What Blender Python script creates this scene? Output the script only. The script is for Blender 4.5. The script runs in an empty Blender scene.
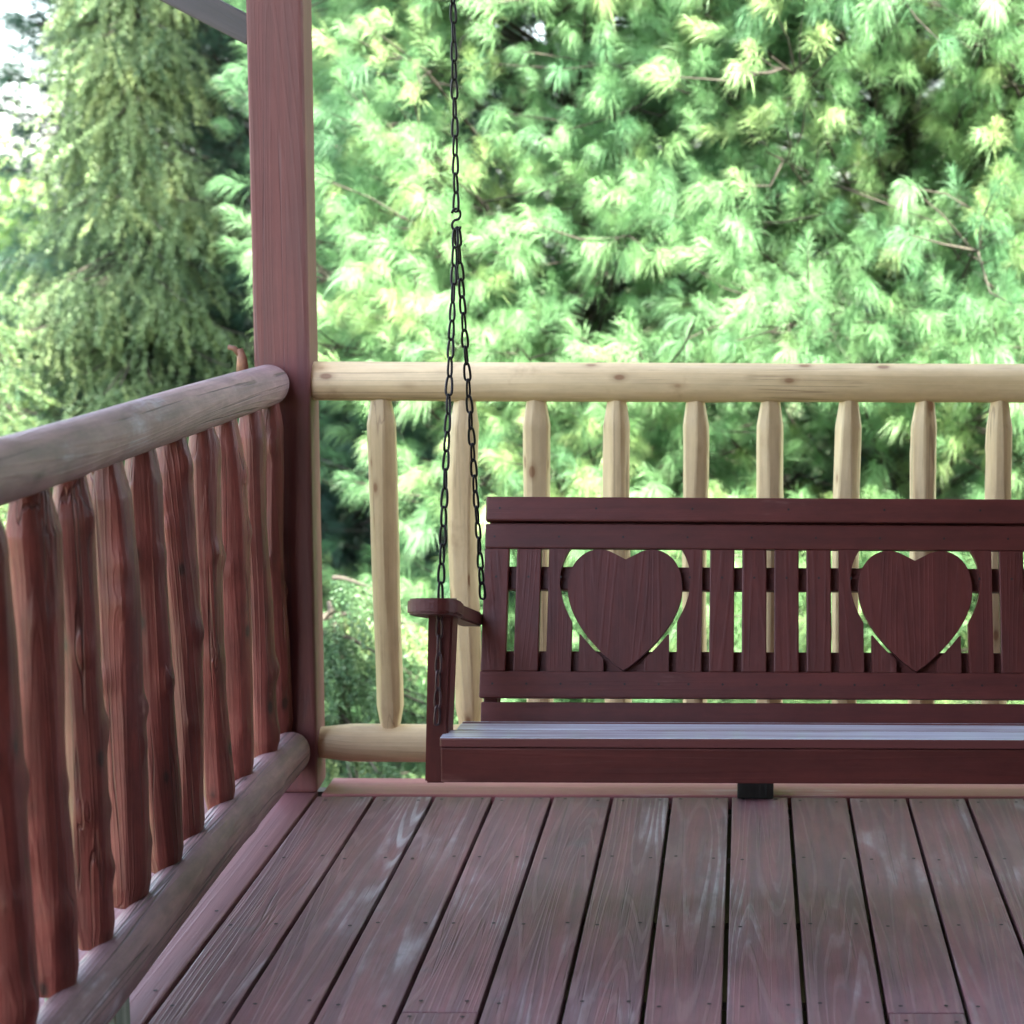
import bpy, bmesh, math, random
import numpy as np
from mathutils import Vector, Matrix
random.seed(7); RNG = np.random.default_rng(11)
sc = bpy.context.scene
COL = sc.collection
rad = math.radians

# ------------------------------------------------------------------ helpers
def tag(o, label=None, cat=None, group=None, kind=None):
    if label: o['label'] = label
    if cat: o['category'] = cat
    if group: o['group'] = group
    if kind: o['kind'] = kind
    return o

def empty(name, loc, label=None, cat=None, group=None, kind=None):
    o = bpy.data.objects.new(name, None); COL.objects.link(o); o.location = loc
    o.empty_display_size = .1
    return tag(o, label, cat, group, kind)

def link(name, me, mat, parent=None, M=None, smooth=False):
    """link a mesh as one object; M is its world matrix (parents are unrotated empties or plain objects)"""
    o = bpy.data.objects.new(name, me); COL.objects.link(o)
    for m in (mat if isinstance(mat, (list, tuple)) else [mat]):
        me.materials.append(m)
    M = M or Matrix.Identity(4)
    if parent is not None:
        o.parent = parent
        pw = Matrix.Translation(parent.location)
        q = parent.parent
        while q is not None:
            pw = q.matrix_basis @ pw if False else Matrix.Translation(q.location) @ pw
            q = q.parent
        o.matrix_basis = pw.inverted() @ M
    else:
        o.matrix_basis = M
    if smooth:
        me.shade_smooth() if hasattr(me, 'shade_smooth') else [setattr(p, 'use_smooth', True) for p in me.polygons]
    return o

def add_box(bm, c, s, bevel=0.0, R=None, seg=2, wob=0.0):
    g = bmesh.ops.create_cube(bm, size=1.0)
    vs = g['verts']
    M = Matrix.Translation(c) @ (R.to_4x4() if R is not None else Matrix.Identity(4)) @ Matrix.Diagonal((s[0], s[1], s[2], 1))
    bmesh.ops.transform(bm, matrix=M, verts=vs)
    if bevel > 0:
        es = list({e for v in vs for e in v.link_edges})
        bmesh.ops.bevel(bm, geom=es, offset=bevel, segments=seg, affect='EDGES', profile=.6)

def mesh_of(bm, name, auto=True):
    me = bpy.data.meshes.new(name)
    bmesh.ops.recalc_face_normals(bm, faces=bm.faces)
    bm.to_mesh(me); bm.free()
    return me

def box_obj(name, c, s, mat, parent, bevel=.003, R=None):
    """box whose local origin is its centre; R rotates it"""
    bm = bmesh.new(); add_box(bm, (0, 0, 0), s, bevel)
    M = Matrix.Translation(c) @ (R.to_4x4() if R is not None else Matrix.Identity(4))
    return link(name, mesh_of(bm, name), mat, parent, M)

def add_prism(bm, pts, t, M=None, bevel=0.0):
    """polygon pts (x,y) in local XY, thickness t along local +Z"""
    vb = [bm.verts.new((p[0], p[1], 0)) for p in pts]
    f = bm.faces.new(vb)
    r = bmesh.ops.extrude_face_region(bm, geom=[f])
    nv = [v for v in r['geom'] if isinstance(v, bmesh.types.BMVert)]
    bmesh.ops.translate(bm, verts=nv, vec=(0, 0, t))
    if bevel > 0:
        fs = [f] + [g for g in r['geom'] if isinstance(g, bmesh.types.BMFace)]
        es = list({e for ff in fs for e in ff.edges})
        bmesh.ops.bevel(bm, geom=es, offset=bevel, segments=2, affect='EDGES')
    if M is not None:
        bmesh.ops.transform(bm, matrix=M, verts=vb + nv)

def tube(bm, pts, radii, n=8, cap=True):
    """plain tube through world points"""
    pts = [Vector(p) for p in pts]
    rings = []
    up = Vector((0.13, .31, .94))
    for i, p in enumerate(pts):
        a = pts[max(i - 1, 0)]; b = pts[min(i + 1, len(pts) - 1)]
        d = (b - a).normalized()
        s = d.cross(up)
        if s.length < .05: s = d.cross(Vector((1, 0, 0)))
        s.normalize(); t = s.cross(d)
        r = radii[i] if hasattr(radii, '__len__') else radii
        rings.append([bm.verts.new(p + (s * math.cos(2 * math.pi * k / n) + t * math.sin(2 * math.pi * k / n)) * r) for k in range(n)])
    for A, B in zip(rings, rings[1:]):
        for k in range(n):
            bm.faces.new((A[k], A[(k + 1) % n], B[(k + 1) % n], B[k]))
    if cap:
        bm.faces.new(rings[0][::-1]); bm.faces.new(rings[-1])

def log_mesh(name, L, r, seed, n=28, m=60, wob=.004, facets=0, facet_amt=.0, knots=6, knot_h=.006, bump=.03,
             taper0=(0, 1), taper1=(0, 1), curve=None):
    """irregular peeled log along local +Z from 0 to L. taperX=(length, end radius factor)"""
    rs = np.random.default_rng(seed)
    ph = rs.uniform(0, 6.28, 12)
    kn = [(rs.uniform(.06, .94) * L, rs.uniform(0, 6.28), rs.uniform(.5, 1.0) * knot_h, rs.uniform(.014, .024)) for _ in range(knots)]
    fo = rs.uniform(0, 6.28)
    zs = list(np.linspace(0, L, m + 1))
    bm = bmesh.new(); rings = []
    for z in zs:
        t = z / L
        cx = wob * (math.sin(t * 5 + ph[0]) + .6 * math.sin(t * 11 + ph[1])); cy = wob * (math.sin(t * 6 + ph[2]) + .6 * math.sin(t * 10 + ph[3]))
        if curve: cx += curve[0](t); cy += curve[1](t)
        tf = 1.0
        if taper0[0] > 0 and z < taper0[0]: tf = taper0[1] + (1 - taper0[1]) * min(1, (z / taper0[0])) ** .8
        if taper1[0] > 0 and L - z < taper1[0]: tf = taper1[1] + (1 - taper1[1]) * min(1, ((L - z) / taper1[0])) ** .8
        ring = []
        for k in range(n):
            a = 2 * math.pi * k / n
            rr = r * (1 + bump * (math.sin(2 * a + ph[4] + t * 3) + .7 * math.sin(3 * a + ph[5] - t * 5) + .6 * math.sin(t * 9 + ph[6] + a)
                                  + .5 * math.sin(t * 23 + ph[7] + 2 * a)))
            if facets:
                w = 2 * math.pi / facets
                tw = .25 * math.sin(t * 4 + ph[8])
                b = ((a + fo + tw) % w) - w / 2
                rr *= 1 - facet_amt + facet_amt * (math.cos(w / 2) / math.cos(b)) / math.cos(w / 2) * math.cos(w / 2)
            for (kz, ka, kh, kw) in kn:
                da = (a - ka + math.pi) % (2 * math.pi) - math.pi
                d2 = ((z - kz) / (kw * 1.5)) ** 2 + (da * r / kw) ** 2
                if d2 < 6: rr += kh * math.exp(-d2)
            rr *= tf
            ring.append(bm.verts.new((cx + rr * math.cos(a), cy + rr * math.sin(a), z)))
        rings.append(ring)
    for A, B in zip(rings, rings[1:]):
        for k in range(n):
            bm.faces.new((A[k], A[(k + 1) % n], B[(k + 1) % n], B[k]))
    # slightly rounded ends
    for ring, dz in ((rings[0], -.004), (rings[-1], .004)):
        c = sum((v.co for v in ring), Vector()) / n
        inner = [bm.verts.new(c + (v.co - c) * .9 + Vector((0, 0, dz))) for v in ring]
        for k in range(n):
            bm.faces.new((ring[k], ring[(k + 1) % n], inner[(k + 1) % n], inner[k]))
        bm.faces.new(inner)
    me = mesh_of(bm, name)
    for p in me.polygons: p.use_smooth = len(p.vertices) == 4
    return me

def hewn_mesh(name, L, r, seed, facets=7, m=46, wob=.003, bump=.03, knots=5, knot_h=.006, taper0=(.05, .75), taper1=(.06, .7), irr=.3, **kw):
    """drawknife-peeled stick along +Z: flat facets with narrow soft arrises, knots and tapered ends"""
    rs = np.random.default_rng(seed); ph = rs.uniform(0, 6.28, 16)
    base = np.cumsum(rs.uniform(1 - irr, 1 + irr, facets)); base = base / base[-1] * 2 * math.pi + rs.uniform(0, 6)
    cr = rs.uniform(1 - irr * .25, 1 + irr * .25, facets)
    kn = [(rs.uniform(.06, .94) * L, rs.uniform(0, 6.28), rs.uniform(.4, 1.0) * knot_h, rs.uniform(.012, .022)) for _ in range(knots)]
    zs = sorted(set([round(L * i / m, 5) for i in range(m + 1)] + [taper0[0], L - taper1[0]]))
    bm = bmesh.new(); rings = []
    for z in zs:
        t = z / L
        cx = wob * (math.sin(t * 5 + ph[0]) + .5 * math.sin(t * 11 + ph[1])); cy = wob * (math.sin(t * 6 + ph[2]) + .5 * math.sin(t * 10 + ph[3]))
        tf = 1.0
        if z < taper0[0]: tf = taper0[1] + (1 - taper0[1]) * z / taper0[0]
        if L - z < taper1[0]: tf = taper1[1] + (1 - taper1[1]) * (L - z) / taper1[0]
        tf *= 1 + bump * (.6 * math.sin(t * 7 + ph[4]) + .4 * math.sin(t * 17 + ph[5]) + .25 * math.sin(t * 41 + ph[6]))
        cor = [(base[j] + .14 * math.sin(t * 5 + ph[7] + j * 2.1), r * cr[j] * (1 + bump * .7 * math.sin(t * 9 + j * 1.9 + ph[8]))) for j in range(facets)]
        pts = []
        for j in range(facets):
            a0, r0 = cor[j]; a1, r1 = cor[(j + 1) % facets]
            if a1 < a0: a1 += 2 * math.pi
            p0 = Vector((r0 * math.cos(a0), r0 * math.sin(a0))); p1 = Vector((r1 * math.cos(a1), r1 * math.sin(a1)))
            for u in (.10, .5, .90):
                p = p0.lerp(p1, u); p *= (.985 if u != .5 else 1.012)
                pts.append(p)
        ring = []
        for p in pts:
            a = math.atan2(p.y, p.x); rr = p.length
            for (kz, ka, kh, kw_) in kn:
                da = (a - ka + math.pi) % (2 * math.pi) - math.pi
                d2 = ((z - kz) / (kw_ * 1.4)) ** 2 + (da * r / kw_) ** 2
                if d2 < 6: rr += kh * math.exp(-d2)
            rr *= tf
            ring.append(bm.verts.new((cx + rr * math.cos(a), cy + rr * math.sin(a), z)))
        rings.append(ring)
    n = facets * 3
    for A, B in zip(rings, rings[1:]):
        for k in range(n): bm.faces.new((A[k], A[(k + 1) % n], B[(k + 1) % n], B[k]))
    for ring in (rings[0], rings[-1]): bm.faces.new(ring)
    me = mesh_of(bm, name)
    for p in me.polygons: p.use_smooth = len(p.vertices) == 4
    try: me.set_sharp_from_angle(angle=rad(16))
    except Exception as e: print('sharp', e)
    return me

def align_z(a, b):
    d = (Vector(b) - Vector(a)); L = d.length
    q = d.to_track_quat('Z', 'Y')
    return Matrix.Translation(a) @ q.to_matrix().to_4x4(), L

# ------------------------------------------------------------------ materials
class NT:
    def __init__(s, name):
        s.m = bpy.data.materials.new(name); s.m.use_nodes = True
        s.nt = s.m.node_tree; s.nt.nodes.clear()
        s.out = s.n('ShaderNodeOutputMaterial')
    def n(s, t, **kw):
        nd = s.nt.nodes.new(t)
        for k, v in kw.items():
            if k == 'op': nd.operation = v
            elif hasattr(nd, k): setattr(nd, k, v)
        return nd
    def l(s, a, b): s.nt.links.new(a, b)
    def setv(s, sock, v):
        if hasattr(v, 'links') or hasattr(v, 'is_linked'): s.l(v, sock)
        else: sock.default_value = v
    def math(s, op, a, b=None, c=None, clamp=False):
        nd = s.n('ShaderNodeMath', op=op); nd.use_clamp = clamp
        s.setv(nd.inputs[0], a)
        if b is not None: s.setv(nd.inputs[1], b)
        if c is not None: s.setv(nd.inputs[2], c)
        return nd.outputs[0]
    def mix(s, f, a, b):
        nd = s.n('ShaderNodeMix'); nd.data_type = 'RGBA'
        s.setv(nd.inputs[0], f)
        s.setv(nd.inputs[6], a if not isinstance(a, tuple) else (*a, 1)); s.setv(nd.inputs[7], b if not isinstance(b, tuple) else (*b, 1))
        return nd.outputs[2]
    def noise(s, vec, scale, detail=3, rough=.55, dist=0.0):
        nd = s.n('ShaderNodeTexNoise'); s.l(vec, nd.inputs['Vector'])
        nd.inputs['Scale'].default_value = scale; nd.inputs['Detail'].default_value = detail
        nd.inputs['Roughness'].default_value = rough; nd.inputs['Distortion'].default_value = dist
        return nd.outputs['Fac']
    def ramp(s, f, lo, hi):
        nd = s.n('ShaderNodeMapRange'); nd.interpolation_type = 'SMOOTHSTEP'
        s.setv(nd.inputs[0], f); nd.inputs[1].default_value = lo; nd.inputs[2].default_value = hi
        return nd.outputs[0]
    def mapping(s, vec, scale):
        nd = s.n('ShaderNodeMapping'); s.l(vec, nd.inputs['Vector']); nd.inputs['Scale'].default_value = scale
        return nd.outputs[0]

def wood(name, base, alt, axis='Z', worn=None, worn_amt=.5, rings=None, rough=.55, dark=None, bump=.25, grain=1.0, knots=None,
         stain=None, coat=0.0, spec=.5, worn_scale=2.2, rvar=.12, cracks=0.0, mottle=0.0, top_sheen_wear=None):
    """timber with grain along one local axis: fine fibres, cathedral rings, worn and stained patches"""
    t = NT(name)
    tc = t.n('ShaderNodeTexCoord'); geo = t.n('ShaderNodeNewGeometry'); oi = t.n('ShaderNodeObjectInfo')
    r = t.math('ADD', t.math('MULTIPLY', geo.outputs['Random Per Island'], 37.0), t.math('MULTIPLY', oi.outputs['Random'], 91.0))
    cmb = t.n('ShaderNodeCombineXYZ')
    for i in range(3): t.l(t.math('MULTIPLY', r, (1.0, 1.7, 2.3)[i]), cmb.inputs[i])
    va = t.n('ShaderNodeVectorMath', op='ADD'); t.l(tc.outputs['Object'], va.inputs[0]); t.l(cmb.outputs[0], va.inputs[1])
    P = va.outputs[0]
    ai = 'XYZ'.index(axis)
    def sc_(across, along):
        v = [across] * 3; v[ai] = along; return tuple(v)
    fine = t.noise(t.mapping(P, sc_(160, 5)), 1.0, 4, .6)
    mid = t.noise(t.mapping(P, sc_(38, 2.0)), 1.0, 3, .55)
    h = t.noise(t.mapping(P, sc_(8.5, .42)), 1.0, 1.5, .4)
    ring = t.math('SINE', t.math('MULTIPLY', h, 150.0))
    ringm = t.ramp(ring, .35, .98)
    patch = t.noise(t.mapping(P, sc_(5.0, worn_scale)), 1.0, 5, .65)
    col = t.mix(t.ramp(mid, .32, .68), base, alt)
    var = t.n('ShaderNodeHueSaturation'); t.l(col, var.inputs['Color'])
    t.l(t.math('ADD', 1 - rvar, t.math('MULTIPLY', t.math('FRACT', r), 2 * rvar)), var.inputs['Value'])
    col = var.outputs[0]
    if dark is not None:
        col = t.mix(t.math('MULTIPLY', t.ramp(fine, .60, .80), .8 * grain), col, dark)
    if rings is not None:
        col = t.mix(t.math('MULTIPLY', ringm, .20), col, rings)
    hgt = t.math('ADD', t.math('MULTIPLY', fine, .6), t.math('MULTIPLY', ringm, .25))
    if worn is not None:
        wm = t.ramp(patch, .62 - .2 * worn_amt, .74)
        fibre = t.math('ADD', t.math('MULTIPLY', t.ramp(ring, -.3, .8), .75), t.math('MULTIPLY', t.ramp(fine, .35, .6), .35), clamp=True)
        wm2 = t.math('MULTIPLY', wm, fibre, clamp=True)
        col = t.mix(wm2, col, worn)
        hgt = t.math('SUBTRACT', hgt, t.math('MULTIPLY', wm2, .4))
    if stain is not None:
        st = t.ramp(t.noise(P, 9.0, 4, .6), .60, .74)
        col = t.mix(t.math('MULTIPLY', st, .55), col, stain)
    if knots is not None:
        vo = t.n('ShaderNodeTexVoronoi'); vo.feature = 'F1'
        t.l(t.mapping(P, sc_(14, 7)), vo.inputs['Vector']); vo.inputs['Scale'].default_value = 1.0
        km = t.ramp(vo.outputs['Distance'], .13, .07)
        col = t.mix(t.math('MULTIPLY', km, .85), col, knots)
        km2 = t.ramp(vo.outputs['Distance'], .24, .08)
        col = t.mix(t.math('MULTIPLY', km2, .35), col, knots)
    if mottle:
        mo = t.noise(t.mapping(P, sc_(22, 9)), 1.0, 5, .7)
        hv = t.n('ShaderNodeHueSaturation'); t.l(col, hv.inputs['Color']); t.l(t.math('ADD', 1 - mottle, t.math('MULTIPLY', t.ramp(mo, .3, .7), 2 * mottle)), hv.inputs['Value']); col = hv.outputs[0]
    if top_sheen_wear is not None:      # bluish sky sheen and rubbed paint, both put into the upward faces' colour
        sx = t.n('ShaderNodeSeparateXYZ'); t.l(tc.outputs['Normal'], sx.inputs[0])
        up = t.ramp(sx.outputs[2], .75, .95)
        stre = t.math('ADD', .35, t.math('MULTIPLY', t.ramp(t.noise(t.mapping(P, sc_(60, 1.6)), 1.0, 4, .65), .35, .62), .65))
        col = t.mix(t.math('MULTIPLY', up, stre), col, top_sheen_wear)
    if cracks:
        cn = t.noise(t.mapping(P, sc_(26, .45)), 1.0, 2, .5)
        cl = t.ramp(t.math('ABSOLUTE', t.math('SUBTRACT', cn, .5)), .016, .004)
        cm = t.ramp(t.noise(t.mapping(P, sc_(6, 2.4)), 1.0, 3, .5), .47, .56)
        cf = t.math('MULTIPLY', t.math('MULTIPLY', cl, cm), cracks)
        col = t.mix(cf, col, dark or (.03, .02, .02)); hgt = t.math('SUBTRACT', hgt, t.math('MULTIPLY', cf, 2.0))
    b = t.n('ShaderNodeBsdfPrincipled')
    t.l(col, b.inputs['Base Color'])
    t.l(t.math('ADD', rough - .1, t.math('MULTIPLY', patch, .25)), b.inputs['Roughness'])
    b.inputs['Specular IOR Level'].default_value = spec
    b.inputs['Coat Weight'].default_value = coat; b.inputs['Coat Roughness'].default_value = .25
    bp = t.n('ShaderNodeBump'); bp.inputs['Strength'].default_value = bump; bp.inputs['Distance'].default_value = .004
    t.l(hgt, bp.inputs['Height']); t.l(bp.outputs[0], b.inputs['Normal'])
    t.l(b.outputs[0], t.out.inputs[0])
    return t.m

def simple(name, col, rough=.6, metal=0.0, nscale=30, amt=.35, bump=.2):
    t = NT(name); tc = t.n('ShaderNodeTexCoord')
    nz = t.noise(tc.outputs['Object'], nscale, 4, .6)
    c = t.mix(t.ramp(nz, .3, .7), tuple(x * (1 - amt) for x in col), tuple(min(1, x * (1 + amt)) for x in col))
    b = t.n('ShaderNodeBsdfPrincipled'); t.l(c, b.inputs['Base Color']); b.inputs['Roughness'].default_value = rough; b.inputs['Metallic'].default_value = metal
    bp = t.n('ShaderNodeBump'); bp.inputs['Strength'].default_value = bump; bp.inputs['Distance'].default_value = .003
    t.l(nz, bp.inputs['Height']); t.l(bp.outputs[0], b.inputs['Normal'])
    t.l(b.outputs[0], t.out.inputs[0]); return t.m

def foliage(name, c1, c2, c3, trans=.35, rough=.5):
    """c1..c3 follow the 'tint' attribute stored per clump, with a per-needle variation"""
    t = NT(name)
    at = t.n('ShaderNodeAttribute'); at.attribute_name = 'tint'
    geo = t.n('ShaderNodeNewGeometry')
    f = at.outputs['Fac']
    a = t.mix(t.ramp(f, 0.0, .55), c1, c2); a = t.mix(t.ramp(f, .55, 1.0), a, c3)
    hs = t.n('ShaderNodeHueSaturation'); t.l(a, hs.inputs['Color'])
    t.l(t.math('ADD', .72, t.math('MULTIPLY', geo.outputs['Random Per Island'], .56)), hs.inputs['Value'])
    d = t.n('ShaderNodeBsdfPrincipled'); t.l(hs.outputs[0], d.inputs['Base Color']); d.inputs['Roughness'].default_value = rough
    d.inputs['Specular IOR Level'].default_value = .5
    tr = t.n('ShaderNodeBsdfTranslucent')
    t.l(hs.outputs[0], tr.inputs['Color'])
    mx = t.n('ShaderNodeMixShader'); mx.inputs[0].default_value = trans
    t.l(d.outputs[0], mx.inputs[1]); t.l(tr.outputs[0], mx.inputs[2])
    t.l(mx.outputs[0], t.out.inputs[0]); return t.m

M = {}
M['deck'] = wood('deck_paint', (.188, .077, .084), (.138, .070, .081), 'Y', worn=(.38, .35, .36), worn_amt=.55, rings=(.30, .20, .19), rough=.5, dark=(.06, .035, .035), bump=.5, worn_scale=1.3, cracks=.3, mottle=.10, stain=(.13, .095, .10))
M['border_x'] = wood('border_paint_x', (.38, .13, .13), (.30, .10, .105), 'X', worn=(.45, .32, .32), worn_amt=.4, rough=.5, dark=(.12, .05, .05), rvar=.05)
M['border_y'] = wood('border_paint_y', (.200, .080, .082), (.165, .068, .073), 'Y', worn=(.40, .30, .31), worn_amt=.15, rough=.5, dark=(.12, .05, .05), rvar=.05)
for a in 'XYZ':
    M['swing' + a] = wood('swing_paint_' + a, (.098, .021, .017), (.080, .018, .015), a, spec=.35, rough=.45, dark=(.045, .014, .012), mottle=.14, bump=.18, grain=.6, rvar=.08, worn=(.22, .10, .09), worn_amt=.05)
M['seat'] = wood('seat_paint', (.13, .036, .032), (.105, .030, .028), 'X', rough=.3, dark=(.05, .02, .02), bump=.10, grain=.6, coat=.6, top_sheen_wear=(.50, .50, .58))
M['post'] = wood('post_paint', (.135, .036, .032), (.105, .031, .029), 'Z', rough=.6, dark=(.09, .035, .038), bump=.2, grain=.5, stain=(.12, .045, .05), rvar=.02, cracks=.6, mottle=.08)
M['redlog'] = wood('baluster_stain', (.155, .034, .027), (.105, .025, .020), 'Z', spec=.35, rough=.5, dark=(.05, .016, .013), bump=.7, knots=(.030, .014, .011), worn=(.34, .18, .14), worn_amt=-.12, rvar=.12, cracks=.6, mottle=.20)
M['greylog'] = wood('weathered_log', (.250, .150, .145), (.180, .108, .110), 'Z', rough=.55, dark=(.10, .065, .06), bump=.6, knots=(.05, .025, .025), worn=(.33, .30, .32), worn_amt=.3, stain=(.17, .10, .10), rvar=.04, cracks=1.0, mottle=.22)
M['footlog'] = wood('weathered_foot_log', (.200, .105, .108), (.140, .074, .080), 'Z', rough=.55, dark=(.07, .04, .04), bump=.6, knots=(.04, .02, .02), worn=(.32, .29, .33), worn_amt=.25, stain=(.13, .06, .06), rvar=.04, cracks=1.0, mottle=.25)
M['tan'] = wood('peeled_cedar', (.64, .475, .27), (.55, .39, .21), 'Z', rough=.5, dark=(.27, .165, .085), bump=.25, grain=.7, knots=(.24, .11, .045), rings=(.58, .44, .27), stain=(.42, .26, .14), rvar=.07, cracks=.55, mottle=.08)
M['brace'] = wood('brace_wood', (.050, .034, .034), (.035, .026, .027), 'Z', rough=.6, dark=(.03, .02, .02), bump=.3)
M['blockwood'] = wood('mossy_block', (.30, .33, .26), (.16, .19, .14), 'Z', rough=.8, dark=(.03, .035, .02), bump=.5, stain=(.05, .07, .03))
M['darkblock'] = wood('dark_block', (.022, .020, .016), (.012, .012, .010), 'Z', rough=.85, dark=(.008, .008, .006), bump=.5, stain=(.03, .045, .015))
M['chain'] = simple('chain_metal', (.012, .009, .010), .45, .7, 60, .3)
M['chainpaint'] = simple('chain_painted', (.055, .025, .028), .45, .2, 60, .3)
M['screw'] = simple('screw_metal', (.025, .017, .017), .6, .3, 90, .3)
M['joist'] = simple('joist_wood', (.07, .05, .04), .8, 0, 12, .3)
M['siding'] = wood('house_siding', (.14, .075, .05), (.11, .055, .04), 'X', rough=.6)
M['soffit'] = wood('roof_boards', (.20, .12, .08), (.16, .09, .06), 'Y', rough=.6)
M['shingle'] = simple('shingle', (.05, .045, .042), .9, 0, 15, .3)
M['bark'] = simple('bark', (.10, .075, .06), .9, 0, 22, .45, .8)
M['twig'] = simple('twig_bark', (.038, .032, .022), .85, 0, 30, .3, .5)
M['pine'] = foliage('pine_needles', (.095, .215, .100), (.180, .340, .145), (.290, .405, .160), .38)
M['darkpine'] = foliage('shade_dark_pine_needles', (.022, .062, .040), (.040, .095, .055), (.065, .13, .065), .2)  # needle colour darkened to stand in for shade behind the near pines
M['spruce'] = foliage('spruce_needles', (.070, .130, .062), (.155, .230, .100), (.255, .325, .130), .3)
M['youngspruce'] = foliage('young_spruce_needles', (.035, .085, .040), (.075, .140, .055), (.170, .230, .080), .25)
M['leaf'] = foliage('broad_leaves', (.11, .21, .06), (.21, .33, .09), (.33, .42, .12), .45)

# ------------------------------------------------------------------ deck
GAP0, PITCH, GAPW = -1.0375, .1436, .0085
YB = 4.478      # far end of the boards
bm = bmesh.new()
for k in range(0, 34):
    x0 = GAP0 + k * PITCH + GAPW / 2; x1 = x0 + PITCH - GAPW
    joints = [-1.6, YB]
    if k in (3, 9): joints = [-1.6, 3.212, YB]
    elif k % 5 == 1: joints = [-1.6, 1.05, YB]
    for a, b in zip(joints, joints[1:]):
        add_box(bm, ((x0 + x1) / 2, (a + b) / 2, -.0175 + random.uniform(-.0008, .0008)), (x1 - x0 + random.uniform(-.0015, .001), b - a - .004, .035), .0025)
deck = link('deck_floor', mesh_of(bm, 'deck_floor'), M['deck'])
tag(deck, kind='structure')
bm = bmesh.new()
for i in (0, 1):
    x0 = GAP0 - (i + 1) * PITCH + GAPW / 2
    add_box(bm, (x0 + (PITCH - GAPW) / 2, 1.45, -.017), (PITCH - GAPW, 6.1 + (.05 if i else .05), .035), .003)
add_box(bm, (GAP0 - 2 * PITCH - .022, 1.45, -.012), (.036, 6.3, .05), .003)
o = link('side_border_board', mesh_of(bm, 'side_border_board'), M['border_y'], deck)
bm = bmesh.new()
add_box(bm, (1.45, YB + .006 + .069, -.0155), (4.95, .138, .036), .004)
o = link('back_border_board', mesh_of(bm, 'back_border_board'), M['border_x'], deck)
bm = bmesh.new()
for y in (-1.2, -.78, -.36, .06, .48, .9, 1.32, 1.74, 2.16, 2.55, 2.93, 3.35, 3.75, 4.15, 4.47):
    add_box(bm, (1.3, y - .02, -.13), (5.2, .038, .18))
add_box(bm, (1.3, YB + .15, -.14), (5.3, .036, .22)); add_box(bm, (-1.33, 1.5, -.16), (.036, 6.2, .2))
for x in (-1.2, 1.3, 3.6):
    for y in (0.2, 2.4, 4.5): add_box(bm, (x, y, -.75), (.14, .14, 1.1))
link('floor_joists', mesh_of(bm, 'floor_joists'), M['joist'], deck)
bm = bmesh.new()
for k in range(0, 34):
    xa = GAP0 + k * PITCH
    ys = [4.45, 4.03, 3.63, 3.245, 2.83, 2.4]
    if k in (3, 9): ys += [3.178]
    for y in ys:
        for dx in (.028, .115):
            if random.random() < .06: continue
            x = xa + dx + random.uniform(-.006, .006); yy = y + random.uniform(-.012, .012)
            r = .0042
            vs = [bm.verts.new((x + r * math.cos(q * math.pi / 4), yy + r * math.sin(q * math.pi / 4), .0016)) for q in range(8)]
            bm.faces.new(vs)
for y in (2.95, 3.3, 3.7, 4.1):
    for dx in (-.025,):
        vs = [bm.verts.new((GAP0 + dx + .0042 * math.cos(q * math.pi / 4), y + .0042 * math.sin(q * math.pi / 4), .0016)) for q in range(8)]; bm.faces.new(vs)
so = link('deck_screws', mesh_of(bm, 'deck_screws'), M['screw'], deck); so['kind'] = 'stuff'

# ------------------------------------------------------------------ corner post
post = empty('porch_post', (-1.12, 4.555, 0), 'square maroon corner post rising between the two railings', 'post')
bm = bmesh.new(); add_box(bm, (0, 0, 1.245), (.130, .124, 2.49), .011, seg=3)
A = Matrix.Translation((-1.105, 4.558, 0)) @ Matrix.Rotation(rad(.3), 4, 'Y') @ Matrix.Rotation(rad(2.5), 4, 'Z')
link('post_shaft', mesh_of(bm, 'post_shaft'), M['post'], post, A)
a, b = (-1.148, 4.55, 1.795 + .02), (-1.80, 4.55, 2.125 + .02)
Mz, L = align_z(a, b)
bm = bmesh.new(); add_box(bm, (0, 0, L / 2), (.064, .088, L), .004)
q = (Vector(b) - Vector(a)).normalized(); up = Vector((0, 1, 0)); s = up.cross(q).normalized()
R3 = Matrix((s, up, q)).transposed()
link('brace', mesh_of(bm, 'brace'), M['brace'], post, Matrix.Translation(a) @ R3.to_4x4())

# ------------------------------------------------------------------ railings
def rail(parent, name, a, b, r, mat, seed, label=None, **kw):
    A, L = align_z(a, b)
    o = link(name, (hewn_mesh if kw.get('facets') else log_mesh)(name, L, r, seed, **kw), mat, parent, A)
    if label: o['label'] = label
    return o
back = empty('log_railing', (.8, 4.56, 0), 'pale peeled log railing running along the back edge behind the swing', 'railing')
rail(back, 'top_rail', (-1.062, 4.56, 1.004), (3.4, 4.56, 1.004), .0475, M['tan'], 3, m=240, n=32, wob=.0015, knots=22, knot_h=.002, bump=.012, taper0=(.03, .86))
rail(back, 'bottom_rail', (-1.062, 4.56, .111), (3.4, 4.56, .111), .0465, M['tan'], 5, m=240, n=32, wob=.002, knots=18, knot_h=.002, bump=.014, taper0=(.10, .72))
bx = [-.871, -.679, -.5015, -.3095, -.1205, .060, .247, .434, .615] + [.615 + .1875 * i for i in range(1, 15)]
for i, x in enumerate(bx):
    r = [.036, .0365, .0345, .034, .032, .035, .0345, .0345, .034][i % 9]
    lean = [.006, .004, .002, .0, .003, -.002, .002, 0, .003][i % 9]
    w = .005 if i == 1 else .0015
    rail(back, 'baluster', (x + lean * .3, 4.558, .148), (x - lean * .6, 4.56, .975), r, M['tan'], 40 + i, m=40, wob=w, knots=5, knot_h=.003,
         facets=7, irr=.12, bump=.012, taper0=(.055, .70), taper1=(.076, .64))
side = empty('log_railing', (-1.115, 2.4, 0), 'weathered log railing with knobbly red brown balusters along the left side', 'railing')
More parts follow.
